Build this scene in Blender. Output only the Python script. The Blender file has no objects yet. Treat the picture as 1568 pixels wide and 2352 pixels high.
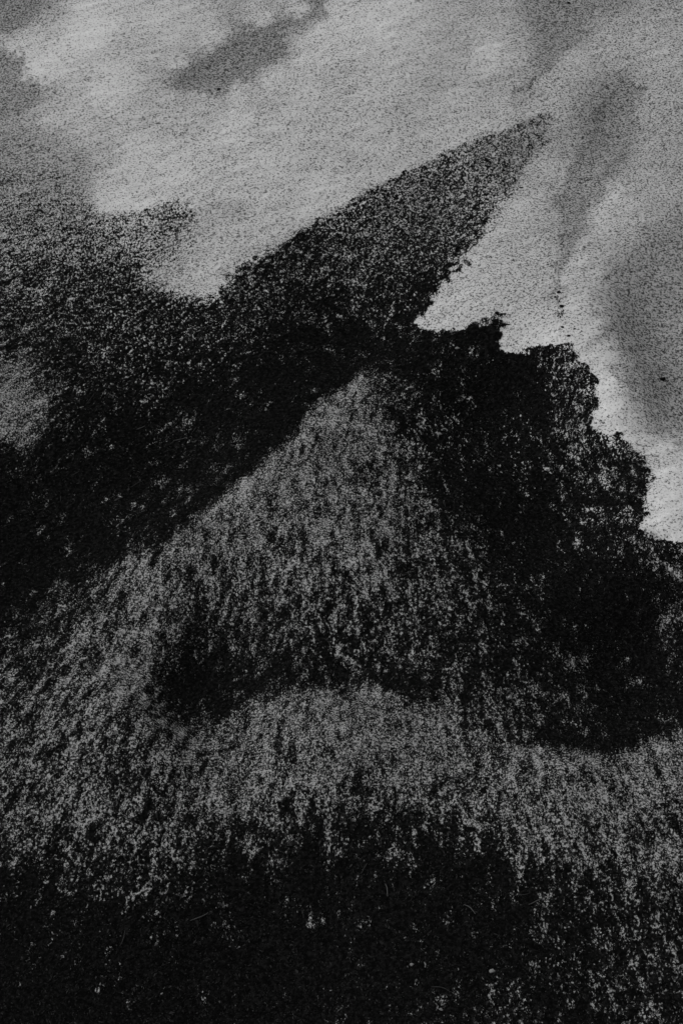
import bpy, math, random
import numpy as np
R = math.radians
rng = np.random.default_rng(7)
random.seed(7)
scene = bpy.context.scene
C = scene.collection

# ------------------------------------------------------------------ camera
CAM_H, PITCH, VFOV = 2.10, 44.0, 26.0
cam_d = bpy.data.cameras.new('camera')
cam = bpy.data.objects.new('camera', cam_d)
C.objects.link(cam)
cam.location = (0, 0, CAM_H)
cam.rotation_euler = (R(90 - PITCH), 0, 0)
cam_d.sensor_fit = 'VERTICAL'
cam_d.angle = R(VFOV)
cam_d.clip_start = 0.01
cam_d.clip_end = 500
scene.camera = cam

# ------------------------------------------------------------------ light: bright overcast, black-and-white photograph
SUN_EL, SUN_AZ = 48.0, -62.0          # azimuth clockwise from +Y (away from the camera)
w = bpy.data.worlds.new('World'); scene.world = w; w.use_nodes = True
nt = w.node_tree
sky = nt.nodes.new('ShaderNodeTexSky'); sky.sky_type = 'NISHITA'; sky.sun_disc = False
sky.sun_elevation = R(SUN_EL); sky.sun_rotation = R(SUN_AZ)
bw = nt.nodes.new('ShaderNodeRGBToBW')
nt.links.new(sky.outputs[0], bw.inputs[0])
nt.links.new(bw.outputs[0], nt.nodes['Background'].inputs[0])
nt.nodes['Background'].inputs[1].default_value = 0.09
sd = bpy.data.lights.new('sun', 'SUN'); sd.energy = 1.5; sd.angle = R(12)
sun = bpy.data.objects.new('sun', sd); C.objects.link(sun)
sun.location = (-3, 3, 6)
sun.rotation_euler = (R(90 - SUN_EL), 0, R(180 - SUN_AZ))
vs = scene.view_settings
vs.view_transform = 'Standard'; vs.look = 'None'; vs.gamma = 1; vs.use_curve_mapping = False
vs.exposure = 0.82

# ------------------------------------------------------------------ survey chart of the ground: chart units 1568 x 2352
CW, CH = 1568.0, 2352.0
FOC = (CH / 2) / math.tan(R(VFOV / 2))
SP, CP = math.sin(R(PITCH)), math.cos(R(PITCH))
def at(u, v, z=0.0):
    a = np.asarray(u, float) - CW / 2; b = np.asarray(v, float) - CH / 2
    dx = a; dy = FOC * CP - b * SP; dz = -FOC * SP - b * CP
    t = (CAM_H - z) / -dz
    return dx * t, dy * t
def chart(x, y, z):
    zz = z - CAM_H
    dep = y * CP - zz * SP
    dep = np.maximum(dep, 0.05)
    return CW / 2 + FOC * x / dep, CH / 2 - FOC * (y * SP + zz * CP) / dep

def pts(s):
    return np.array([[float(k) for k in q.split(',')] for q in s.split()])

# pale, clean sand: outline with the softness of its edge
PALE = pts('''-500,-500,60 -500,290,150 0,290,120 110,360,110 195,440,60 228,495,22 330,482,16 415,452,16 442,480,20 445,520,34
425,560,44 395,600,46 340,635,44 370,660,30 430,680,26 490,682,18 515,645,18 545,610,14 640,572,13 720,515,11 850,440,8 1000,372,7
1090,325,6 1200,288,7 1250,268,12 1276,276,12 1262,318,16 1215,380,16 1150,480,14 1100,550,13 1040,625,11 985,700,9 955,748,7
1000,762,5 1050,758,5 1095,748,5 1148,733,5 1164,742,4 1158,754,4 1140,766,4 1168,764,4 1145,790,5 1150,806,5 1200,812,5 1250,802,5 1302,789,5
1322,800,5 1328,825,8 1350,840,7 1368,870,6 1374,910,6 1366,960,6 1360,988,5 1390,1003,4 1432,1003,4 1448,1030,5 1478,1048,5 1492,1100,6
1482,1160,6 1475,1210,5 1500,1240,5 1568,1250,5 2200,1262,8 2200,-500,60''')
# share of the ground hidden by black debris, outside the pale sand
DEB = pts('''0,330,.2 100,380,.26 0,450,.37 150,450,.37 0,260,.12 60,560,.5 200,560,.5 330,520,.42 420,500,.48 380,560,.42 0,640,.6 100,640,.7 200,650,.7
300,680,.75 420,710,.78 0,720,.75 130,740,.75 250,780,.78 400,800,.81 550,760,.81 520,680,.75 600,640,.75 700,580,.78 640,690,.8 800,520,.66 800,600,.7
900,500,.62 1000,430,.54 1050,480,.54 1130,380,.42 1230,300,.28 1180,400,.38 1255,285,.2 1210,345,.32 1080,540,.7 950,600,.75 880,680,.82 760,700,.82 980,660,.85 920,740,.86
700,800,.93 800,800,.96 600,860,.95 450,880,.9 300,850,.82 150,830,.8 200,920,.86 0,800,.75 20,870,.35 30,930,.25 0,980,.25 80,930,.45 50,990,.5 110,880,.7
130,950,.8 0,1040,.9 120,1030,.93 300,1000,.93 500,960,.97 650,900,.98 740,860,.98 600,980,.985 450,1080,.985 300,1100,.96 150,1130,.97 0,1150,.985
0,1250,.985 200,1200,.97 350,1180,.95 450,1140,.97 100,1300,.97 0,1350,.96 250,1260,.94 180,1320,.93
810,890,.5 740,945,.4 650,1050,.38 560,1125,.4 480,1190,.45 400,1250,.5 330,1300,.5 250,1340,.65 150,1400,.75 50,1430,.85
780,890,.9 720,905,.96 670,960,.97 620,1015,.96 570,1060,.96 520,1095,.95 440,1155,.93 360,1220,.88
830,960,.55 760,1020,.48 860,1050,.58 700,1120,.45 820,1150,.52 900,1130,.62 620,1180,.5 740,1220,.5 860,1250,.52 960,1200,.68 540,1230,.55 480,1280,.6
620,1300,.55 740,1320,.52 860,1340,.5 980,1300,.66 1060,1280,.75 400,1310,.62 460,1360,.65 560,1380,.63 680,1400,.65 800,1420,.6 900,1430,.6 1000,1420,.69
1100,1380,.79 1180,1400,.83 1100,1480,.78 1000,1500,.76 900,1500,.72 800,1490,.7 700,1480,.75 600,1480,.77 640,1540,.86 740,1545,.83 840,1548,.85 930,1565,.88
1020,1560,.8 1100,1560,.77 1200,1500,.84 1250,1430,.89 1200,1600,.79 1120,1640,.7 1230,1680,.75
880,900,.74 920,830,.9 850,840,.9 900,780,.9 1000,800,.9 960,850,.93 1080,790,.93 1050,850,.92 1180,850,.985 1150,900,.985 1000,900,.95 950,960,.8 1000,1000,.86
940,1040,.72 1100,960,.93 1180,980,.88 1240,920,.95 1290,880,.75 1340,870,.7 1300,950,.8 1340,950,.6 1330,1010,.7 1260,1000,.87 1200,1050,.87 1100,1050,.89
1020,1080,.9 1100,1130,.95 1150,1170,.97 1250,1100,.9 1340,1070,.8 1400,1030,.78 1400,1090,.75 1450,1080,.72 1450,1150,.8 1400,1160,.88 1320,1160,.88
1230,1200,.96 1350,1230,.85 1430,1220,.8 1465,1210,.8 1500,1260,.7 1450,1280,.85 1560,1280,.8 1350,1300,.93 1250,1290,.92 1150,1250,.9 1080,1210,.85 1180,1330,.85
1300,1370,.9 1400,1380,.96 1500,1380,.97 1450,1450,.985 1350,1450,.94 1500,1520,.985 1400,1540,.96 1300,1530,.88 1560,1330,.75 1555,1400,.65 1550,1460,.75
1560,1540,.92 1300,1620,.85 1400,1620,.94 1500,1620,.95 1560,1620,.93 1420,1690,.97 1330,1690,.88 1490,1680,.92 1400,1715,.93 1300,1730,.55 1420,1755,.45
1510,1710,.45 1560,1690,.5 440,1540,.985 420,1570,.99 480,1560,.98 430,1610,.98 500,1600,.97 460,1585,.99 400,1515,.82 450,1490,.86 520,1510,.84 560,1545,.87 580,1590,.93 400,1450,.7 470,1440,.78 560,1450,.75
365,1540,.62 345,1500,.45 378,1590,.88 360,1630,.65 400,1640,.9 470,1635,.9 560,1640,.6 640,1640,.5 620,1600,.85 700,1590,.75 720,1630,.45 800,1600,.5 850,1590,.5 880,1640,.45 940,1600,.85
980,1620,.7 1000,1660,.5 350,1340,.42 340,1400,.45 360,1440,.5 290,1400,.5 220,1420,.55 120,1450,.7 40,1470,.8 180,1500,.6 80,1520,.75 300,1480,.42 340,1520,.45
270,1540,.42 320,1600,.45 200,1600,.5 100,1600,.6 20,1580,.65 60,1680,.55 20,1750,.55 150,1680,.55 250,1680,.5 330,1670,.55 380,1680,.75 420,1680,.7 460,1680,.6
100,1770,.55 200,1760,.5 300,1740,.55 400,1740,.6 500,1720,.5 600,1710,.45 700,1690,.42 800,1700,.4 900,1720,.42 1000,1730,.45 1100,1720,.55 1200,1750,.5
600,1780,.42 750,1790,.42 900,1800,.42 1050,1800,.45 1200,1820,.45 1350,1820,.42 1480,1800,.4 1560,1780,.42 1560,1850,.6 1530,1900,.6 500,1800,.5 400,1820,.6
300,1830,.6 200,1850,.5 100,1850,.55 20,1850,.6 250,1920,.65 350,1920,.7 150,1920,.62 50,1930,.65 450,1900,.65 550,1860,.55 700,1850,.48 800,1850,.55 900,1850,.5
1000,1850,.48 1100,1870,.48 1250,1880,.45 1400,1900,.42 1500,1960,.5 1350,1970,.56 1200,1950,.62 1100,1930,.7 1450,2030,.64 1350,2050,.75 1540,2050,.66 1250,2020,.8
0,1985,.75 100,1980,.75 100,2020,.85 200,1990,.72 300,2000,.75 200,2050,.85 300,2060,.85 400,1990,.75 420,2040,.85 500,1950,.78 560,1920,.75 600,1900,.82
560,2000,.93 680,1900,.82 760,1890,.87 860,1900,.88 960,1890,.85 1030,1910,.85 700,1960,.95 850,1970,.94 1000,1980,.93 1120,2000,.92
0,2030,.95 50,2100,.97 150,2120,.96 300,2120,.97 450,2100,.96 600,2080,.95 700,2040,.96 800,2020,.95 900,2080,.96 1050,2080,.94 1180,2070,.92 1280,2110,.87
1400,2120,.84 1500,2120,.79 1560,2150,.75 0,2200,.98 150,2230,.98 300,2200,.97 450,2220,.98 600,2200,.98 750,2180,.97 900,2200,.96 1050,2180,.93 1150,2170,.92
1250,2200,.85 1350,2220,.85 1450,2230,.81 1540,2240,.77 0,2340,.985 200,2340,.98 400,2340,.98 550,2320,.97 700,2300,.96 850,2280,.95 820,2340,.9 950,2290,.9
1050,2270,.88 1100,2330,.78 1170,2310,.78 1250,2330,.85 1350,2310,.86 1450,2330,.8 1540,2330,.78''')
# brinks inside the debris: a line, then the cover on its upper and on its lower side and the offset
BRINK = [('555,1622 620,1608 700,1588 760,1577 850,1573 900,1590 940,1608 1000,1622', .86, .44, 17), ('1240,1715 1330,1728 1400,1740 1450,1720 1500,1697 1568,1680', .95, .45, 17),
         ('815,872 770,905 730,928 690,978 640,1032 590,1078 540,1118 480,1165 430,1205 385,1245', .965, .36, 17), ('370,1640 430,1655 500,1650 555,1630', .93, .55, 16),
         ('600,1895 700,1885 780,1868 860,1858 950,1868 1040,1885', .56, .76, 22), ('0,2000 80,2005 150,2060 250,2075 330,2075', .74, .93, 16)]
def brink_points():
    out = []
    for s_, a, b, off in BRINK:
        P = pts(s_)
        for p, q in zip(P[:-1], P[1:]):
            d = (q - p) / np.hypot(*(q - p)); n = np.array([d[1], -d[0]])
            if n[1] > 0: n = -n
            for t in np.arange(0, np.hypot(*(q - p)), 14.0):
                c = p + d * t
                out.append((*(c + n * off), a)); out.append((*(c - n * off), b))
    return np.array(out)
DEB = np.vstack([DEB, brink_points()])
# sand tone: fine dark dust, plus slope shade and lit crest painted at right
TONE = pts('''200,60,166 400,60,164 100,150,165 250,200,164 20,30,105 60,20,115 20,60,120 0,90,150 40,110,150 20,150,115 60,170,112 90,200,125 20,210,108 120,150,160
50,260,125 120,260,150 20,300,125 100,320,130 200,300,150 150,390,128 200,410,125 60,400,128 240,440,155 300,350,158 300,440,160 400,400,160 230,350,140
415,185,110 450,160,108 500,130,105 560,100,100 620,90,108 560,170,110 500,190,108 620,130,110 655,110,118 640,60,105 700,40,112 735,12,100 690,20,160 600,50,155
480,90,163 400,140,163 380,230,150 450,225,150 550,215,150 690,130,155 640,170,155 740,70,155 780,20,158 900,60,160 900,150,155 700,250,155 550,300,155 450,340,150
800,300,155 1000,250,150 600,420,158 500,500,150 500,580,150 460,560,140 480,640,150 750,440,160 900,370,155 1050,300,150 1150,240,145 1050,100,150 1120,125,160 70,92,158
1150,40,140 1230,30,110 1280,60,105 1300,20,100 1240,90,112 1290,110,112 1260,150,115 1230,190,115 1195,205,130 1330,60,115 1180,110,140 1400,20,120 1480,10,125
1320,150,140 1280,210,140 1250,250,138 1400,110,138 1500,80,138 1560,40,130 1560,150,135 1480,170,130 1390,220,118 1360,300,118 1330,400,120 1320,340,122 1430,300,115
1480,240,120 1470,300,122 1368,503,154 1404,457,152 1340,560,152 1325,626,154 1315,703,158 1333,158,144 1400,380,112 1350,470,115 1300,450,125 1310,550,120 1340,520,130 1270,400,140 1220,460,145 1150,560,143 1100,660,146 1020,720,149 1200,650,143 1200,740,147
1250,640,140 1280,600,128 1290,680,115 1310,700,145 1340,640,140 1380,560,140 1420,480,140 1500,440,135 1550,330,125 1550,420,130 1450,600,125 1520,560,122 1400,680,130
1480,700,106 1550,650,120 1340,740,160 1370,800,160 1420,760,120 1480,800,97 1550,780,112 1450,860,106 1520,880,97 1550,960,115 1500,950,120 1400,880,165 1400,950,168
1460,960,155 1450,1000,170 1520,1040,160 1520,1100,168 1550,1150,168 1520,1210,168 1560,1060,150 1560,1230,165 1260,780,160 1180,790,158
50,500,131 200,600,128 350,600,136 800,600,124 1000,480,114 1150,380,112 1230,300,114 30,930,98 700,1050,105 600,1150,109 760,960,109 800,1300,103 1000,1300,96
500,1250,103 300,1350,98 300,1500,101 200,1600,98 1100,1500,98 1300,1550,92 1330,950,109 1450,1080,109 1500,1250,114 1550,1400,92 800,1700,92 500,1720,94
200,1800,96 1000,1750,98 1400,1800,98 1500,1900,101 1300,1900,98 300,2000,98 800,2000,96 1300,2200,96 1500,2200,94 500,2300,87''')
# how fine the crumbs are sorted: 0 coarse, 1 fine
FINE = pts('''760,960,.75 650,1080,.95 560,1140,.95 800,1200,.65 800,1350,.45 800,1480,.15 1000,1400,.2 1150,1500,.2 700,1640,1 850,1620,1 850,1700,.9 600,1750,.8 1000,1750,.8 1200,1800,.7
1400,1780,.8 1500,1850,.6 300,1400,.6 280,1520,.6 150,1650,.5 200,1800,.4 500,1750,.7 300,1950,.1 700,1870,.3 1000,1870,.3 1300,1950,.3 500,2200,.2 1400,2200,.1 200,600,.2 800,550,.15
1100,400,.2 300,850,.15 600,900,.3 1300,950,.3 1100,1000,.2 1400,1500,.6 30,930,.6 30,400,.5 200,450,.4 900,1560,.5''')
# relief of the sand in metres
HGT = pts('''600,300,.016 300,100,.015 900,150,.02 530,150,.004 1240,300,.004 1000,450,-.004 400,1050,-.02 100,1200,-.02 800,780,-.016 1150,950,-.02 1250,1150,-.02
820,900,.010 600,1130,.016 720,1000,.016 450,1260,.014 800,1300,.014 800,1480,.0 460,1560,-.03 800,1560,-.012 800,1680,.014 300,1700,.012 1300,1800,.015 600,2200,-.016
1400,2250,0 1450,1500,-.03 1300,1650,-.01 1340,760,.034 1320,640,.03 1420,950,.03 1540,1180,.03 1520,780,0 1560,950,-.002 1420,300,-.016 1344,482,-.006 1404,470,.018 1500,400,.016 1360,540,.022 1300,200,.015 1500,120,.012
1270,50,.002 200,550,.004 50,930,0 1150,650,.02 1000,1200,0 1500,1950,.008 100,2000,-.005''')

# ------------------------------------------------------------------ chart fields (Shepard interpolation on a chart raster)
ST = 4.0
U = np.arange(-420, CW + 421, ST); V = np.arange(-420, CH + 421, ST)
def shepard(P, power=4.2, eps=9.0):
    out = np.zeros((len(V), len(U)))
    for i, v in enumerate(V):
        d2 = (U[:, None] - P[None, :, 0]) ** 2 + (v - P[None, :, 1]) ** 2 + eps * eps
        wt = d2 ** (-power / 2)
        out[i] = (wt * P[None, :, 2]).sum(1) / wt.sum(1)
    return out
def blur(a, sy, sx):
    fy = np.fft.fftfreq(a.shape[0])[:, None]; fx = np.fft.rfftfreq(a.shape[1])[None, :]
    return np.fft.irfft2(np.fft.rfft2(a) * np.exp(-2 * np.pi ** 2 * ((fy * sy) ** 2 + (fx * sx) ** 2)), s=a.shape)
def pale_mask(PALE):
    uu, vv = np.meshgrid(U, V)
    best = np.full(uu.shape, 1e9); wid = np.full(uu.shape, 10.0); ins = np.zeros(uu.shape, bool)
    n = len(PALE)
    for k in range(n):
        x0, y0, w0 = PALE[k]; x1, y1, w1 = PALE[(k + 1) % n]
        ex, ey = x1 - x0, y1 - y0
        t = np.clip(((uu - x0) * ex + (vv - y0) * ey) / (ex * ex + ey * ey), 0, 1)
        d = np.hypot(uu - x0 - t * ex, vv - y0 - t * ey)
        m = d < best
        best[m] = d[m]; wid[m] = (w0 + t * (w1 - w0))[m]
        if y0 != y1:
            c = ((y0 > vv) != (y1 > vv)) & (uu < (x1 - x0) * (vv - y0) / (y1 - y0) + x0)
            ins ^= c
    sd_ = np.where(ins, best, -best)
    t = np.clip(sd_ / (2 * wid) + .5, 0, 1)
    return t * t * (3 - 2 * t)
F_pale = pale_mask(PALE)
F_deb = blur(shepard(DEB), 1.6, 1.6)
VEIN = [('400,190 440,150 500,115 545,90 600,72 650,58 700,50 735,12 760,-20', 8, 12), ('1186,206 1217,199 1235,181 1270,162 1284,141', 5, 26), ('1432,172 1421,214 1386,239 1368,274 1340,334 1316,390', 9, 26),  # darkened lines; those down the upper-right channel paint its shade
        ('1456,264 1428,334 1397,397 1354,436 1344,482 1323,527 1291,570 1288,615', 15, 24), ('1284,640 1288,700', 8, 18), ('408,316 428,298 450,284', 4, 22), ('640,572 720,515 850,440 1000,372 1090,325 1200,288 1258,268', 7, 26),
        ('0,82 40,62 62,45 90,15', 6, 10), ('455,205 500,210 540,205', 6, 16), ('620,140 660,128 672,118', 5, 16), ('1430,770 1480,860 1530,960', 26, 8), ('640,560 560,590 500,640', 10, 12)]  # the broad line deepens the painted slope shade
LINE = [('1090,747 1112,734 1140,727 1166,722', 4, .97), ('1180,812 1250,802 1290,795 1310,789', 5, .95), ('1372,999 1400,1004 1434,1002', 5, .95),
        ('1486,1240 1520,1246 1600,1252', 5, .98), ('640,572 720,515 850,440 1000,372 1090,325 1200,288 1262,268', 7, .5), ('1276,668 1290,706 1284,730', 4, .6), ('1186,208 1217,200 1238,182', 4, .5), ('405,318 430,298', 4, .45)]
def veins(rows, top=False):
    uu, vv = np.meshgrid(U, V); out = np.zeros(uu.shape)
    for s_, wd, dp in rows:
        P = pts(s_); best = np.full(uu.shape, 1e9)
        for a, b in zip(P[:-1], P[1:]):
            e = b - a; t = np.clip(((uu - a[0]) * e[0] + (vv - a[1]) * e[1]) / (e @ e), 0, 1)
            best = np.minimum(best, np.hypot(uu - a[0] - t * e[0], vv - a[1] - t * e[1]))
        q = dp * np.exp(-(best / wd) ** 2)
        out = np.maximum(out, q) if top else out + q
    return out
PATCH = [('398,192 425,160 470,135 545,92 600,72 655,55 700,48 728,15 745,-10 775,-10 740,25 712,52 660,68 640,82 668,118 640,140 600,158 540,188 500,206 440,198', 96, 8),
         ('-50,-50 88,-50 86,10 62,46 30,66 0,82 -50,100', 100, 8), ('-50,112 20,116 68,124 78,150 70,170 104,195 92,215 60,250 40,262 -50,290', 103, 9),
         ('-50,290 40,270 100,330 195,350 212,400 218,470 225,495 -50,520', 120, 20), ('1195,-40 1205,40 1230,80 1238,110 1215,140 1250,160 1185,205 1215,200 1262,168 1300,120 1330,70 1390,30 1470,5 1480,-40', 101, 13),
         ('1090,332 1200,290 1255,270 1280,283 1255,320 1180,420 1080,420', 112, 9), ('440,470 545,462 560,480 500,520 470,560 440,560', 138, 14), ('1385,640 1440,700 1405,740 1420,800 1470,900 1530,980 1600,1040 1700,1000 1700,400 1580,440 1500,520 1430,590', 108, 17),  # last outline paints shade on the slope right of the crest
         ('1432,165 1400,215 1370,262 1335,330 1300,410 1275,455 1290,500 1285,560 1300,590 1330,530 1352,485 1395,430 1435,350 1475,270 1490,200', 103, 13)]  # shade of the curved channel, painted as darker sand
F_fine = shepard(FINE, 3.0, 40.0)
F_line = veins(LINE, True)
F_tone = -veins(VEIN) + blur(shepard(TONE, 4.0, 14.0), 1.8, 1.8)
F_hgt = 1.5 * blur(shepard(HGT, 3.0, 50.0), 8, 8)
for s_, val_, wd_ in PATCH:
    P_ = pts(s_); m_ = .95 * pale_mask(np.column_stack([P_, np.full(len(P_), wd_)]))
    F_tone = F_tone * (1 - m_) + np.minimum(val_, F_tone) * m_
def samp(F, u, v):
    a = np.clip((u - U[0]) / ST, 0, len(U) - 1.001); b = np.clip((v - V[0]) / ST, 0, len(V) - 1.001)
    i = b.astype(int); j = a.astype(int); fb = b - i; fa = a - j
    return (F[i, j] * (1 - fa) + F[i, j + 1] * fa) * (1 - fb) + (F[i + 1, j] * (1 - fa) + F[i + 1, j + 1] * fa) * fb

# ------------------------------------------------------------------ world raster: streaky clump noise, uniform 0..1
RX0, RX1, RY0, RY1, RS = -1.05, 1.05, 1.05, 3.95, 0.0016
rx = np.arange(RX0, RX1, RS); ry = np.arange(RY0, RY1, RS)
H_, W_ = len(ry), len(rx)
def white(): return rng.standard_normal((H_, W_)).astype(np.float32)
def nrm(a): return (a - a.mean()) / a.std()
gx, gy = np.meshgrid(rx, ry)
ox, oy = at(840, 150)                                   # debris was washed away from here
dx = gx - ox; dy = (gy - oy)
_, vv0 = chart(gx, gy, 0.0)
k = np.clip((vv0 - 800) / 250, 0, 1)                    # 0 far part, 1 near part
ang_near = np.arctan2(dy, dx)
ang_far = np.where(gx < -0.25, R(35), R(62))
cx_ = np.cos(2 * ang_near) * k + np.cos(2 * ang_far) * (1 - k)
sx_ = np.sin(2 * ang_near) * k + np.sin(2 * ang_far) * (1 - k)
cx_ = blur(cx_, 40, 40); sx_ = blur(sx_, 40, 40)
ang = (np.arctan2(sx_, cx_) / 2).astype(np.float32)
vx = np.cos(ang); vy = np.sin(ang)
def lic(src, length, steps):
    acc = src.copy(); jj, ii = np.meshgrid(np.arange(W_), np.arange(H_))
    for sgn in (-1, 1):
        for s in range(1, steps + 1):
            o = sgn * s * length / steps / RS
            a = np.clip(np.rint(jj + vx * o), 0, W_ - 1).astype(np.int32)
            b = np.clip(np.rint(ii + vy * o), 0, H_ - 1).astype(np.int32)
            acc += src[b, a] * (1 - 0.5 * s / steps)
    return acc
mm = 0.001 / RS
n_coarse = nrm(lic(nrm(blur(white(), 1.35 * mm, 1.35 * mm)), 0.0045, 4))
n_big = nrm(lic(nrm(blur(white(), 2.4 * mm, 2.4 * mm)), 0.013, 6))
nz = n_coarse * 0.29 + n_big * (0.10 + 0.22 * k)                       # the material adds fine noise of 0.87: unit variance in all
n_wisp = nrm(lic(nrm(blur(white(), 22 * mm, 22 * mm)), 0.09, 8))
vx = np.full_like(vx, math.cos(R(24))); vy = np.full_like(vy, math.sin(R(24)))
n_rag = nrm(blur(white(), 3.5 * mm, 3.5 * mm))
n_clump = nrm(blur(white(), 6 * mm, 4 * mm))
n_rib = nrm(lic(nrm(blur(white(), 3 * mm, 3 * mm)), 0.022, 6))
n_edge = nrm(blur(white(), 14 * mm, 14 * mm))
def rsamp(F, x, y):
    a = np.clip((x - RX0) / RS, 0, W_ - 1.001); b = np.clip((y - RY0) / RS, 0, H_ - 1.001)
    i = b.astype(int); j = a.astype(int); fb = b - i; fa = a - j
    return (F[i, j] * (1 - fa) + F[i, j + 1] * fa) * (1 - fb) + (F[i + 1, j] * (1 - fa) + F[i + 1, j + 1] * fa) * fb

# ------------------------------------------------------------------ the sheet of sand
def stretch(lo, hi, step_lo, step_hi, far_lo, far_hi):
    a = [lo]
    while a[-1] < hi:
        t = (a[-1] - lo) / (hi - lo); a.append(a[-1] + step_lo + (step_hi - step_lo) * t)
    s = step_hi; b = []; q = a[-1]
    while q < far_hi: s *= 1.09; q += s; b.append(q)
    s = step_lo; c = []; q = lo
    while q > far_lo: s *= 1.09; q -= s; c.append(q)
    return np.array(c[::-1] + a + b)
xs = stretch(-0.82, 0.82, 0.0020, 0.0020, -80, 80)
ys = stretch(1.25, 3.65, 0.0019, 0.0042, -80, 160)
X, Y = np.meshgrid(xs, ys)
u0, v0 = chart(X, Y, 0.0)
behind = Y < 0.3
fadeout = np.exp(-np.maximum(0, np.hypot(np.maximum(np.abs(X) - 1.0, 0), np.maximum(np.maximum(1.15 - Y, Y - 3.75), 0))) / 0.8)
v0 = np.where(behind, CH + 400, v0)
wave = 0.02 * np.sin(X * 1.7 + 1.0) * np.cos(Y * 1.3) + 0.05 * np.sin(X * .31 + Y * .17)
Z = samp(F_hgt, u0, v0) * fadeout + wave * (1 - fadeout)
Z += 0.00025 * rsamp(n_big, X, Y) * fadeout
u1, v1 = chart(X, Y, Z); v1 = np.where(behind, CH + 400, v1)
jit = rsamp(n_edge, X, Y) * .6 + rsamp(n_rag, X, Y) * 1.5
pale = samp(F_pale, u1 + jit * 4.5, v1 + jit * 1.5)
macro = np.clip(.55 + .5 * np.sin(X * 2.1 + Y) * np.cos(Y * 1.7 - X * .6), .03, .97)
deb = samp(F_deb, u1, v1) * fadeout + macro * (1 - fadeout)
f0 = np.clip((165 - samp(F_tone, u1, v1)) / 60, 0, 1) * fadeout
Dm = deb * (1 - pale) + (0.004 + .10 * f0 ** 1.3) * pale
Dm = np.clip(np.maximum(Dm, samp(F_line, u1 + jit * 2, v1 + jit * 2)), .004, .996)
tt = np.clip((Dm - .72) / .27, 0, 1)
S = (np.log(Dm / (1 - Dm)) / 1.702 + (.2 + .42 * rsamp(n_clump, X, Y)) * tt * tt * (3 - 2 * tt) + .2 * (1 - pale) - rsamp(nz, X, Y)).astype(np.float32)   # debris cover as a normal quantile
jt = rsamp(n_wisp, X, Y); jt2 = rsamp(n_edge, X, Y)
tone = (samp(F_tone, u1 + jt * 5 + jt2 * 3 + jit * 3.5, v1 - jt * 3 + jt2 * 3 - jit * 4) + jt * 2 + rsamp(n_rib, X, Y) * 4) * fadeout + 135 * (1 - fadeout)
lin = (np.clip(tone, 40, 250) / 255 + .055) / 1.055
lin = lin ** 2.4
TOP = ((176 / 255 + .055) / 1.055) ** 2.4
f = np.clip(1.04 * (1 - lin / TOP), 0.0, 0.95)           # staining of the sand, painted slope shade included
fs = .055 + .46 * f                                       # share of dark specks
pq = np.log(fs / (1 - fs)) / 1.702                         # share of dark specks as a normal quantile
Z2 = Z + 0.0016 * np.clip(S * .8 + .3, 0, 1)              # debris stands a little proud of the sand

def grid_mesh(name, X, Y, Z):
    h, w_ = X.shape
    co = np.stack([X, Y, Z], -1).reshape(-1, 3).astype(np.float32)
    i = np.arange(h * w_, dtype=np.int32).reshape(h, w_)
    q = np.stack([i[:-1, :-1], i[:-1, 1:], i[1:, 1:], i[1:, :-1]], -1).reshape(-1, 4)
    return poly_mesh(name, co, q)
def poly_mesh(name, co, faces):
    me = bpy.data.meshes.new(name)
    nf, k_ = faces.shape
    me.vertices.add(len(co)); me.vertices.foreach_set('co', co.ravel().astype(np.float32))
    me.loops.add(nf * k_); me.loops.foreach_set('vertex_index', faces.ravel().astype(np.int32))
    me.polygons.add(nf)
    me.polygons.foreach_set('loop_start', np.arange(0, nf * k_, k_, dtype=np.int32))
    me.update(calc_edges=True); me.validate()
    return me
def put_attr(me, name, arr):
    a = me.attributes.new(name, 'FLOAT', 'POINT'); a.data.foreach_set('value', arr.ravel().astype(np.float32))

class NT:
    def __init__(s, name):
        s.m = bpy.data.materials.new(name); s.m.use_nodes = True; s.t = s.m.node_tree
        s.b = s.t.nodes['Principled BSDF']; s.b.inputs['Specular IOR Level'].default_value = 0.0; s.b.inputs['Roughness'].default_value = 1.0
    def n(s, typ, **kw):
        o = s.t.nodes.new(typ)
        for a, b in kw.items(): setattr(o, a, b)
        return o
    def l(s, a, b): s.t.links.new(a, b)
    def val(s, sock, v):
        if isinstance(v, bpy.types.NodeSocket): s.l(v, sock)
        else: sock.default_value = v
    def math(s, op, a, b=0.0, c=0.0, clamp=False):
        o = s.n('ShaderNodeMath', operation=op, use_clamp=clamp)
        s.val(o.inputs[0], a); s.val(o.inputs[1], b); s.val(o.inputs[2], c); return o.outputs[0]
    def noise(s, vec, scale, detail=1.0, rough=.5):
        o = s.n('ShaderNodeTexNoise'); s.l(vec, o.inputs['Vector']); o.inputs['Scale'].default_value = scale
        o.inputs['Detail'].default_value = detail; o.inputs['Roughness'].default_value = rough; return o.outputs['Fac']
    def ramp(s, x, a, b):
        o = s.n('ShaderNodeMapRange', interpolation_type='SMOOTHSTEP'); s.val(o.inputs[0], x)
        o.inputs[1].default_value = a; o.inputs[2].default_value = b; return o.outputs[0]
    def mix(s, f, a, b):
        o = s.n('ShaderNodeMix', data_type='FLOAT'); s.val(o.inputs[0], f); s.val(o.inputs[2], a); s.val(o.inputs[3], b); return o.outputs[0]

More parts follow.
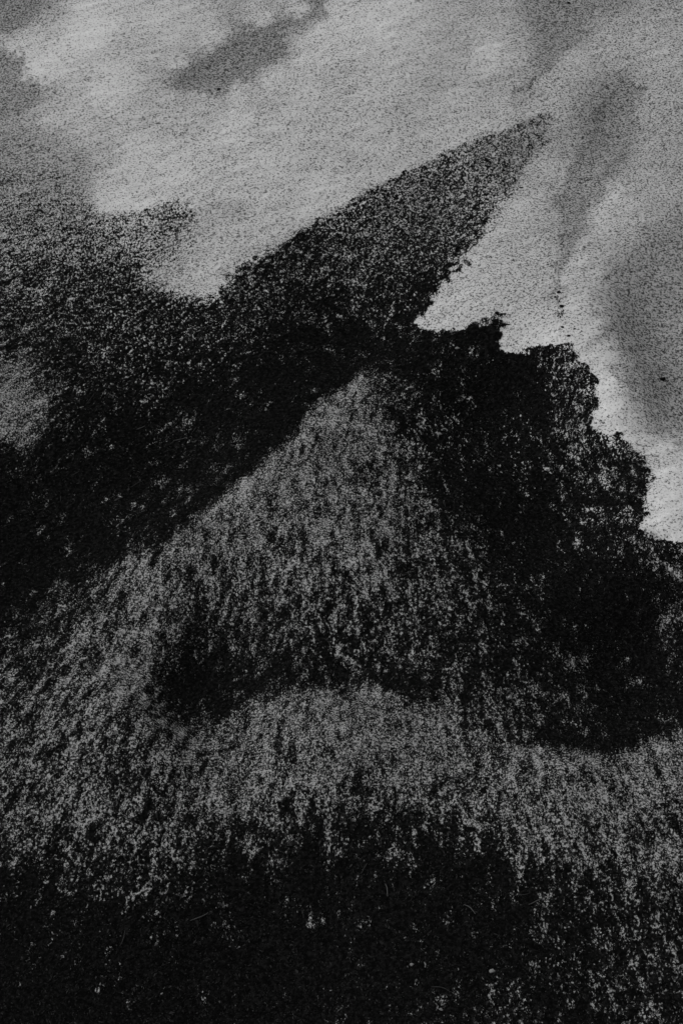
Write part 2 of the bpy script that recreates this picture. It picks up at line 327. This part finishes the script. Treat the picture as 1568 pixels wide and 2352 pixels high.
SAND_ALB, BLACK_ALB = 0.46, 0.0036
def sand_material():
    k = NT('speckled_sand')
    pos = k.n('ShaderNodeTexCoord').outputs['Object']
    at_s = k.n('ShaderNodeAttribute', attribute_name='debris').outputs['Fac']
    at_q = k.n('ShaderNodeAttribute', attribute_name='dust_shade').outputs['Fac']
    g1 = k.noise(pos, 620, 2.0, .6)                       # grains
    g2 = k.noise(pos, 210, 2.0, .55)
    g3 = k.noise(pos, 1500, 0.0)
    grain = k.math('ADD', k.math('MULTIPLY', k.math('SUBTRACT', g1, .5), .6), k.math('MULTIPLY', k.math('SUBTRACT', g2, .5), .35))
    mpz = k.n('ShaderNodeMapping'); k.l(pos, mpz.inputs[0]); mpz.inputs['Location'].default_value = (3.1, 7.7, 1.3)
    d1 = k.noise(mpz.outputs[0], 290, 4.0, .78)
    dq = k.math('DIVIDE', k.math('SUBTRACT', d1, .5), .0625)
    at_f = k.n('ShaderNodeAttribute', attribute_name='stain_shade').outputs['Fac']
    dust_shade = k.ramp(k.math('SUBTRACT', at_q, dq), -.6, .6)
    sand = k.math('MULTIPLY', k.math('ADD', grain, 1.0), k.math('MULTIPLY_ADD', at_f, -.7 * SAND_ALB, SAND_ALB))
    col = k.math('MULTIPLY', sand, k.math('MULTIPLY_ADD', dust_shade, -.88, 1.0))
    mpy = k.n('ShaderNodeMapping'); k.l(pos, mpy.inputs[0]); mpy.inputs['Scale'].default_value = (1, .58, 1)
    at_n = k.n('ShaderNodeAttribute', attribute_name='fineness').outputs['Fac']
    c1 = k.mix(at_n, k.noise(mpy.outputs[0], 320, 4.0, .75), k.noise(mpy.outputs[0], 580, 3.0, .75))
    e = k.math('ADD', at_s, k.math('MULTIPLY', k.math('SUBTRACT', c1, .5), .87 / .0625))
    cov = k.ramp(e, -.28, .28)
    blk = k.math('MULTIPLY', k.math('ADD', k.math('MULTIPLY', k.ramp(g2, .35, .75), 1.6), .5), BLACK_ALB)
    col = k.mix(cov, col, blk)
    cb = k.n('ShaderNodeCombineColor')
    for i in range(3): k.l(col, cb.inputs[i])
    k.l(cb.outputs[0], k.b.inputs['Base Color'])
    bp = k.n('ShaderNodeBump'); bp.inputs['Strength'].default_value = .22; bp.inputs['Distance'].default_value = .001
    k.l(k.math('ADD', g1, k.math('MULTIPLY', g3, .4)), bp.inputs['Height']); k.l(bp.outputs[0], k.b.inputs['Normal'])
    return k.m

me = grid_mesh('sand', X, Y, Z2)
put_attr(me, 'debris', S); put_attr(me, 'dust_shade', pq); put_attr(me, 'stain_shade', f); put_attr(me, 'fineness', np.clip(samp(F_fine, u1, v1), 0, 1))
me.materials.append(sand_material())
me.polygons.foreach_set('use_smooth', np.ones(len(me.polygons), bool))
sand = bpy.data.objects.new('sand', me); C.objects.link(sand)
sand['kind'] = 'structure'

# helper: height and cover of the ground at any spot
def ground(x, y):
    x = np.asarray(x, float); y = np.asarray(y, float)
    j = np.clip(np.searchsorted(xs, x) - 1, 0, len(xs) - 2); i = np.clip(np.searchsorted(ys, y) - 1, 0, len(ys) - 2)
    fx = (x - xs[j]) / (xs[j + 1] - xs[j]); fy = (y - ys[i]) / (ys[i + 1] - ys[i])
    def bl(F): return (F[i, j] * (1 - fx) + F[i, j + 1] * fx) * (1 - fy) + (F[i + 1, j] * (1 - fx) + F[i + 1, j + 1] * fx) * fy
    return bl(Z2), bl(S)

# ------------------------------------------------------------------ the black debris: crumbs and shreds, uncountable
def debris(n):
    x = rng.uniform(-.8, .8, n * 4); y = 1.25 + 2.4 * rng.random(n * 4) ** 1.2
    z, s = ground(x, y)
    keep = rng.random(n * 4) < np.clip(s * .9 - .35, 0, 1)
    x, y, z = x[keep][:n], y[keep][:n], z[keep][:n]
    m = len(x)
    a0 = ang[np.clip(((y - RY0) / RS).astype(int), 0, H_ - 1), np.clip(((x - RX0) / RS).astype(int), 0, W_ - 1)]
    th = a0 + rng.normal(0, .7, m)
    L = np.exp(rng.normal(math.log(.00095), .4, m)); wd = L * rng.uniform(.2, .55, m)
    lift = L * rng.uniform(.05, .3, m); tilt = rng.normal(0, .22, m)
    loc = np.array([(-1, -.3, 0), (-1, .4, 0), (.1, 1, .6), (1, .3, 0), (1, -.4, 0), (-.1, -1, .6)])
    ca, sa = np.cos(th), np.sin(th)
    co = np.zeros((m, 6, 3))
    for k_ in range(6):
        a = loc[k_, 0] * L * (1 + rng.normal(0, .15, m)); b = loc[k_, 1] * wd * (1 + rng.normal(0, .2, m))
        co[:, k_, 0] = x + a * ca - b * sa; co[:, k_, 1] = y + a * sa + b * ca
        co[:, k_, 2] = z + .0004 + loc[k_, 2] * lift * (1 + rng.normal(0, .3, m)) + a * tilt * .6
    base = (np.arange(m) * 6)[:, None]
    fc = np.concatenate([base + np.array([[0, 5, 2, 1]]), base + np.array([[5, 4, 3, 2]])])
    me = poly_mesh('black_debris', co.reshape(-1, 3), fc)
    put_attr(me, 'shade', np.repeat(rng.random(m), 6))
    return me
k = NT('black_debris')
sh = k.n('ShaderNodeAttribute', attribute_name='shade').outputs['Fac']
v = k.math('MULTIPLY_ADD', k.math('POWER', sh, 6.0), .020, .0027)
cb = k.n('ShaderNodeCombineColor')
for i in range(3): k.l(v, cb.inputs[i])
k.l(cb.outputs[0], k.b.inputs['Base Color'])
dm = debris(260000); dm.materials.append(k.m)
deb_o = bpy.data.objects.new('black_debris', dm); C.objects.link(deb_o)
deb_o['kind'] = 'stuff'; deb_o['label'] = 'black crumbs and shreds of debris washed in streaks over pale sand'; deb_o['category'] = 'debris'

# ------------------------------------------------------------------ single things lying about
def grey(name, v):
    k = NT(name)
    pos = k.n('ShaderNodeTexCoord').outputs['Object']
    c = k.math('MULTIPLY', k.math('MULTIPLY_ADD', k.noise(pos, 700, 2.0), .8, .6), v)
    cb = k.n('ShaderNodeCombineColor')
    for i in range(3): k.l(c, cb.inputs[i])
    k.l(cb.outputs[0], k.b.inputs['Base Color']); return k.m
M_fibre, M_fibre2 = grey('dry_fibre', .06), grey('dull_fibre', .032)
M_crumb, M_peb, M_peb2 = grey('black_crumb', .006), grey('pale_stone', .12), grey('buried_stone', .46)
def thing(name, me, mat, x, y, z, label, cat, group):
    me.materials.append(mat)
    o = bpy.data.objects.new(name, me); C.objects.link(o)
    o.location = (x, y, z); o['label'] = label; o['category'] = cat; o['group'] = group
    return o
def fibre_mesh(L, bend, r):
    n, m = 9, 5; co = []
    for i in range(n):
        t = i / (n - 1) - .5
        cx, cy = t * L, bend * L * (t * t * 4 - .4) + .012 * L * math.sin(t * 7 + L * 900)
        cz = .0006 + .0012 * (1 - 4 * t * t) ** 2
        rr = r * (1 - 1.1 * abs(t) ** 1.5)
        for k_ in range(m):
            a = 2 * math.pi * k_ / m; co.append((cx, cy + rr * math.cos(a), cz + rr * math.sin(a)))
    fc = [(i * m + k_, i * m + (k_ + 1) % m, (i + 1) * m + (k_ + 1) % m, (i + 1) * m + k_) for i in range(n - 1) for k_ in range(m)]
    me = bpy.data.meshes.new('fibre'); me.from_pydata(co, [], fc + [tuple(range(m))[::-1], tuple(range((n - 1) * m, n * m))]); me.update(); return me
# chart spot, direction in the chart (degrees, anticlockwise), length, bend, brightness, label
FIB = [
 (453, 778, 8, .026, .03, 1, 'thin pale fibre lying flat in the speckled black debris below the pale notch'),
 (210, 916, 55, .024, .05, 1, 'short pale fibre leaning right, beside the pale patch at the left edge'),
 (321, 985, 20, .026, .12, 0, 'bright curved fibre in the black band, right of the pale left edge patch'),
 (425, 1008, 14, .034, .04, 0, 'longest bright fibre lying almost level in the black band left of the fan'),
 (449, 986, 52, .020, .02, 1, 'small dull fibre just above the long level fibre in the black band'),
 (415, 1131, 68, .032, .05, 0, 'steep pale fibre just outside the left edge of the speckled fan'),
 (177, 1088, 30, .018, .06, 1, 'small dull fibre low in the black band near the left edge'),
 (315, 1113, 28, .022, .03, 1, 'dull fibre in the black band, below the bright curved fibre'),
 (139, 1138, 100, .026, .05, 1, 'upright dull fibre in the blackest part of the band at far left'),
 (453, 2110, 22, .030, .10, 0, 'pale bowed fibre below the lower speckled drips, left of the middle'),
 (283, 2157, 72, .022, .10, 1, 'upright hooked dull fibre in the black debris at lower left'),
 (888, 2046, 100, .018, .04, 0, 'upright pale fibre in the lower black debris, near the middle'),
 (836, 1996, 60, .016, .03, 1, 'small slanting fibre just below the middle speckled drips'),
 (1232, 2071, 25, .022, .05, 0, 'pale fibre among scattered flecks on the right of the lower black debris'),
 (1197, 2057, 8, .018, .08, 1, 'short level fibre just left of the pale fibre among the right hand flecks'),
 (1079, 2089, 140, .018, .06, 0, 'fibre slanting down to the right, right of the middle in the lower black debris'),
 (1012, 2272, 165, .022, .12, 1, 'dull bowed fibre near the bottom edge, right of the middle'),
 (975, 1087, 14, .032, .03, 1, 'thin level fibre in the black debris just right of the speckled fan'),
 (1267, 1118, 100, .016, .03, 1, 'tiny upright fibre in the black debris left of the pale tongue'),
 (860, 928, 40, .014, .03, 1, 'tiny fibre just right of the tip of the speckled fan'),
 (1482, 1405, 135, .018, .04, 1, 'tiny fibre in the blackest debris near the right edge'),
]
for u, v, an, L, bd, dull, lab in FIB:
    x, y = at(u, v); x2, y2 = at(u + 10 * math.cos(R(an)), v - 10 * math.sin(R(an)))
    z = float(ground(x, y)[0]); x, y = at(u, v, z)
    o = thing('dry_fibre', fibre_mesh(L, bd, .00038 if dull else .00048), M_fibre2 if dull else M_fibre, x, y, z + .0008, lab, 'fibre', 'dry fibres on the black debris')
    o.rotation_euler.z = math.atan2(y2 - at(u, v)[1], x2 - at(u, v)[0])
import bmesh
def lump(r, flat, seed):
    bm = bmesh.new(); bmesh.ops.create_icosphere(bm, subdivisions=2, radius=1)
    rr = random.Random(seed); ph = [rr.uniform(0, 6.28) for _ in range(6)]
    for v_ in bm.verts:
        c = v_.co; q = 1 + .22 * math.sin(c.x * 2.3 + ph[0]) * math.cos(c.y * 2.9 + ph[1]) + .16 * math.sin(c.z * 4 + c.x * 3 + ph[2]) + rr.uniform(-.07, .07)
        v_.co = (c.x * q * r * 1.15, c.y * q * r * .9, c.z * q * r * flat)
    me = bpy.data.meshes.new('lump'); bm.to_mesh(me); bm.free(); return me
LUMPS = [
 ('black_crumb', 1520, 872, .0038, .7, 'largest black crumb on the grey sand slope at right', 'crumb'),
 ('black_crumb', 1282, 673, .0026, .6, 'topmost black crumb in the short row down the pale ridge', 'crumb'),
 ('black_crumb', 1274, 683, .0017, .6, 'tiny black crumb just left of the topmost crumb on the pale ridge', 'crumb'),
 ('black_crumb', 1289, 704, .0030, .6, 'biggest black crumb in the row down the pale ridge', 'crumb'),
 ('black_crumb', 1283, 719, .0015, .6, 'tiny black crumb just below the biggest crumb of the ridge row', 'crumb'),
 ('black_crumb', 1291, 747, .0021, .6, 'black crumb low on the pale ridge above the jagged debris edge', 'crumb'),
 ('black_crumb', 1306, 764, .0020, .6, 'lowest black crumb on the pale ridge, nearest the black debris', 'crumb'),
 ('black_crumb', 1319, 751, .0015, .6, 'tiny black crumb right of the others low on the pale ridge', 'crumb'),
 ('black_crumb', 1305, 7, .0032, .6, 'black crumb at the top edge in the grey smear of sand', 'crumb'),
 ('black_crumb', 503, 206, .0030, .5, 'black crumb below the grey streak on the bright upper sand', 'crumb'),
 ('pale_pebble', 1516, 861, .0032, .6, 'pale pebble touching the largest black crumb on the grey slope', 'pebble'),
 ('pale_pebble', 944, 890, .0036, .6, 'pale pebble in black debris right of the fan tip', 'pebble'),
 ('pale_pebble', 1008, 997, .0038, .6, 'pale pebble in black debris on the right flank of the fan', 'pebble'),
 ('pale_pebble', 1049, 798, .0032, .6, 'pale pebble in black debris just under the jagged pale edge', 'pebble'),
 ('pale_pebble', 735, 920, .0042, .6, 'pale pebble on the upper left edge of the speckled fan', 'pebble'),
 ('pale_pebble', 1129, 2231, .0034, .6, 'pale pebble low in the black debris right of the middle', 'pebble'),
 ('pale_pebble', 945, 2216, .0026, .6, 'small pale pebble near the bottom of the black debris, in the middle', 'pebble'),
 ('pale_pebble', 1012, 2319, .0024, .6, 'small pale pebble at the bottom edge below the bowed fibre', 'pebble'),
]
for i, (nm, u, v, r, fl, lab, cat) in enumerate(LUMPS):
    x, y = at(u, v); z = float(ground(x, y)[0]); x, y = at(u, v, z); z = float(ground(x, y)[0])
    mat = M_crumb if cat == 'crumb' else (M_peb2 if r > .01 else M_peb)
    r *= .75 if cat == 'pebble' else 1
    thing(nm, lump(r, fl, i), mat, x, y, z + r * fl * .3, lab, cat, 'black crumbs on the pale sand' if cat == 'crumb' else 'pale pebbles')
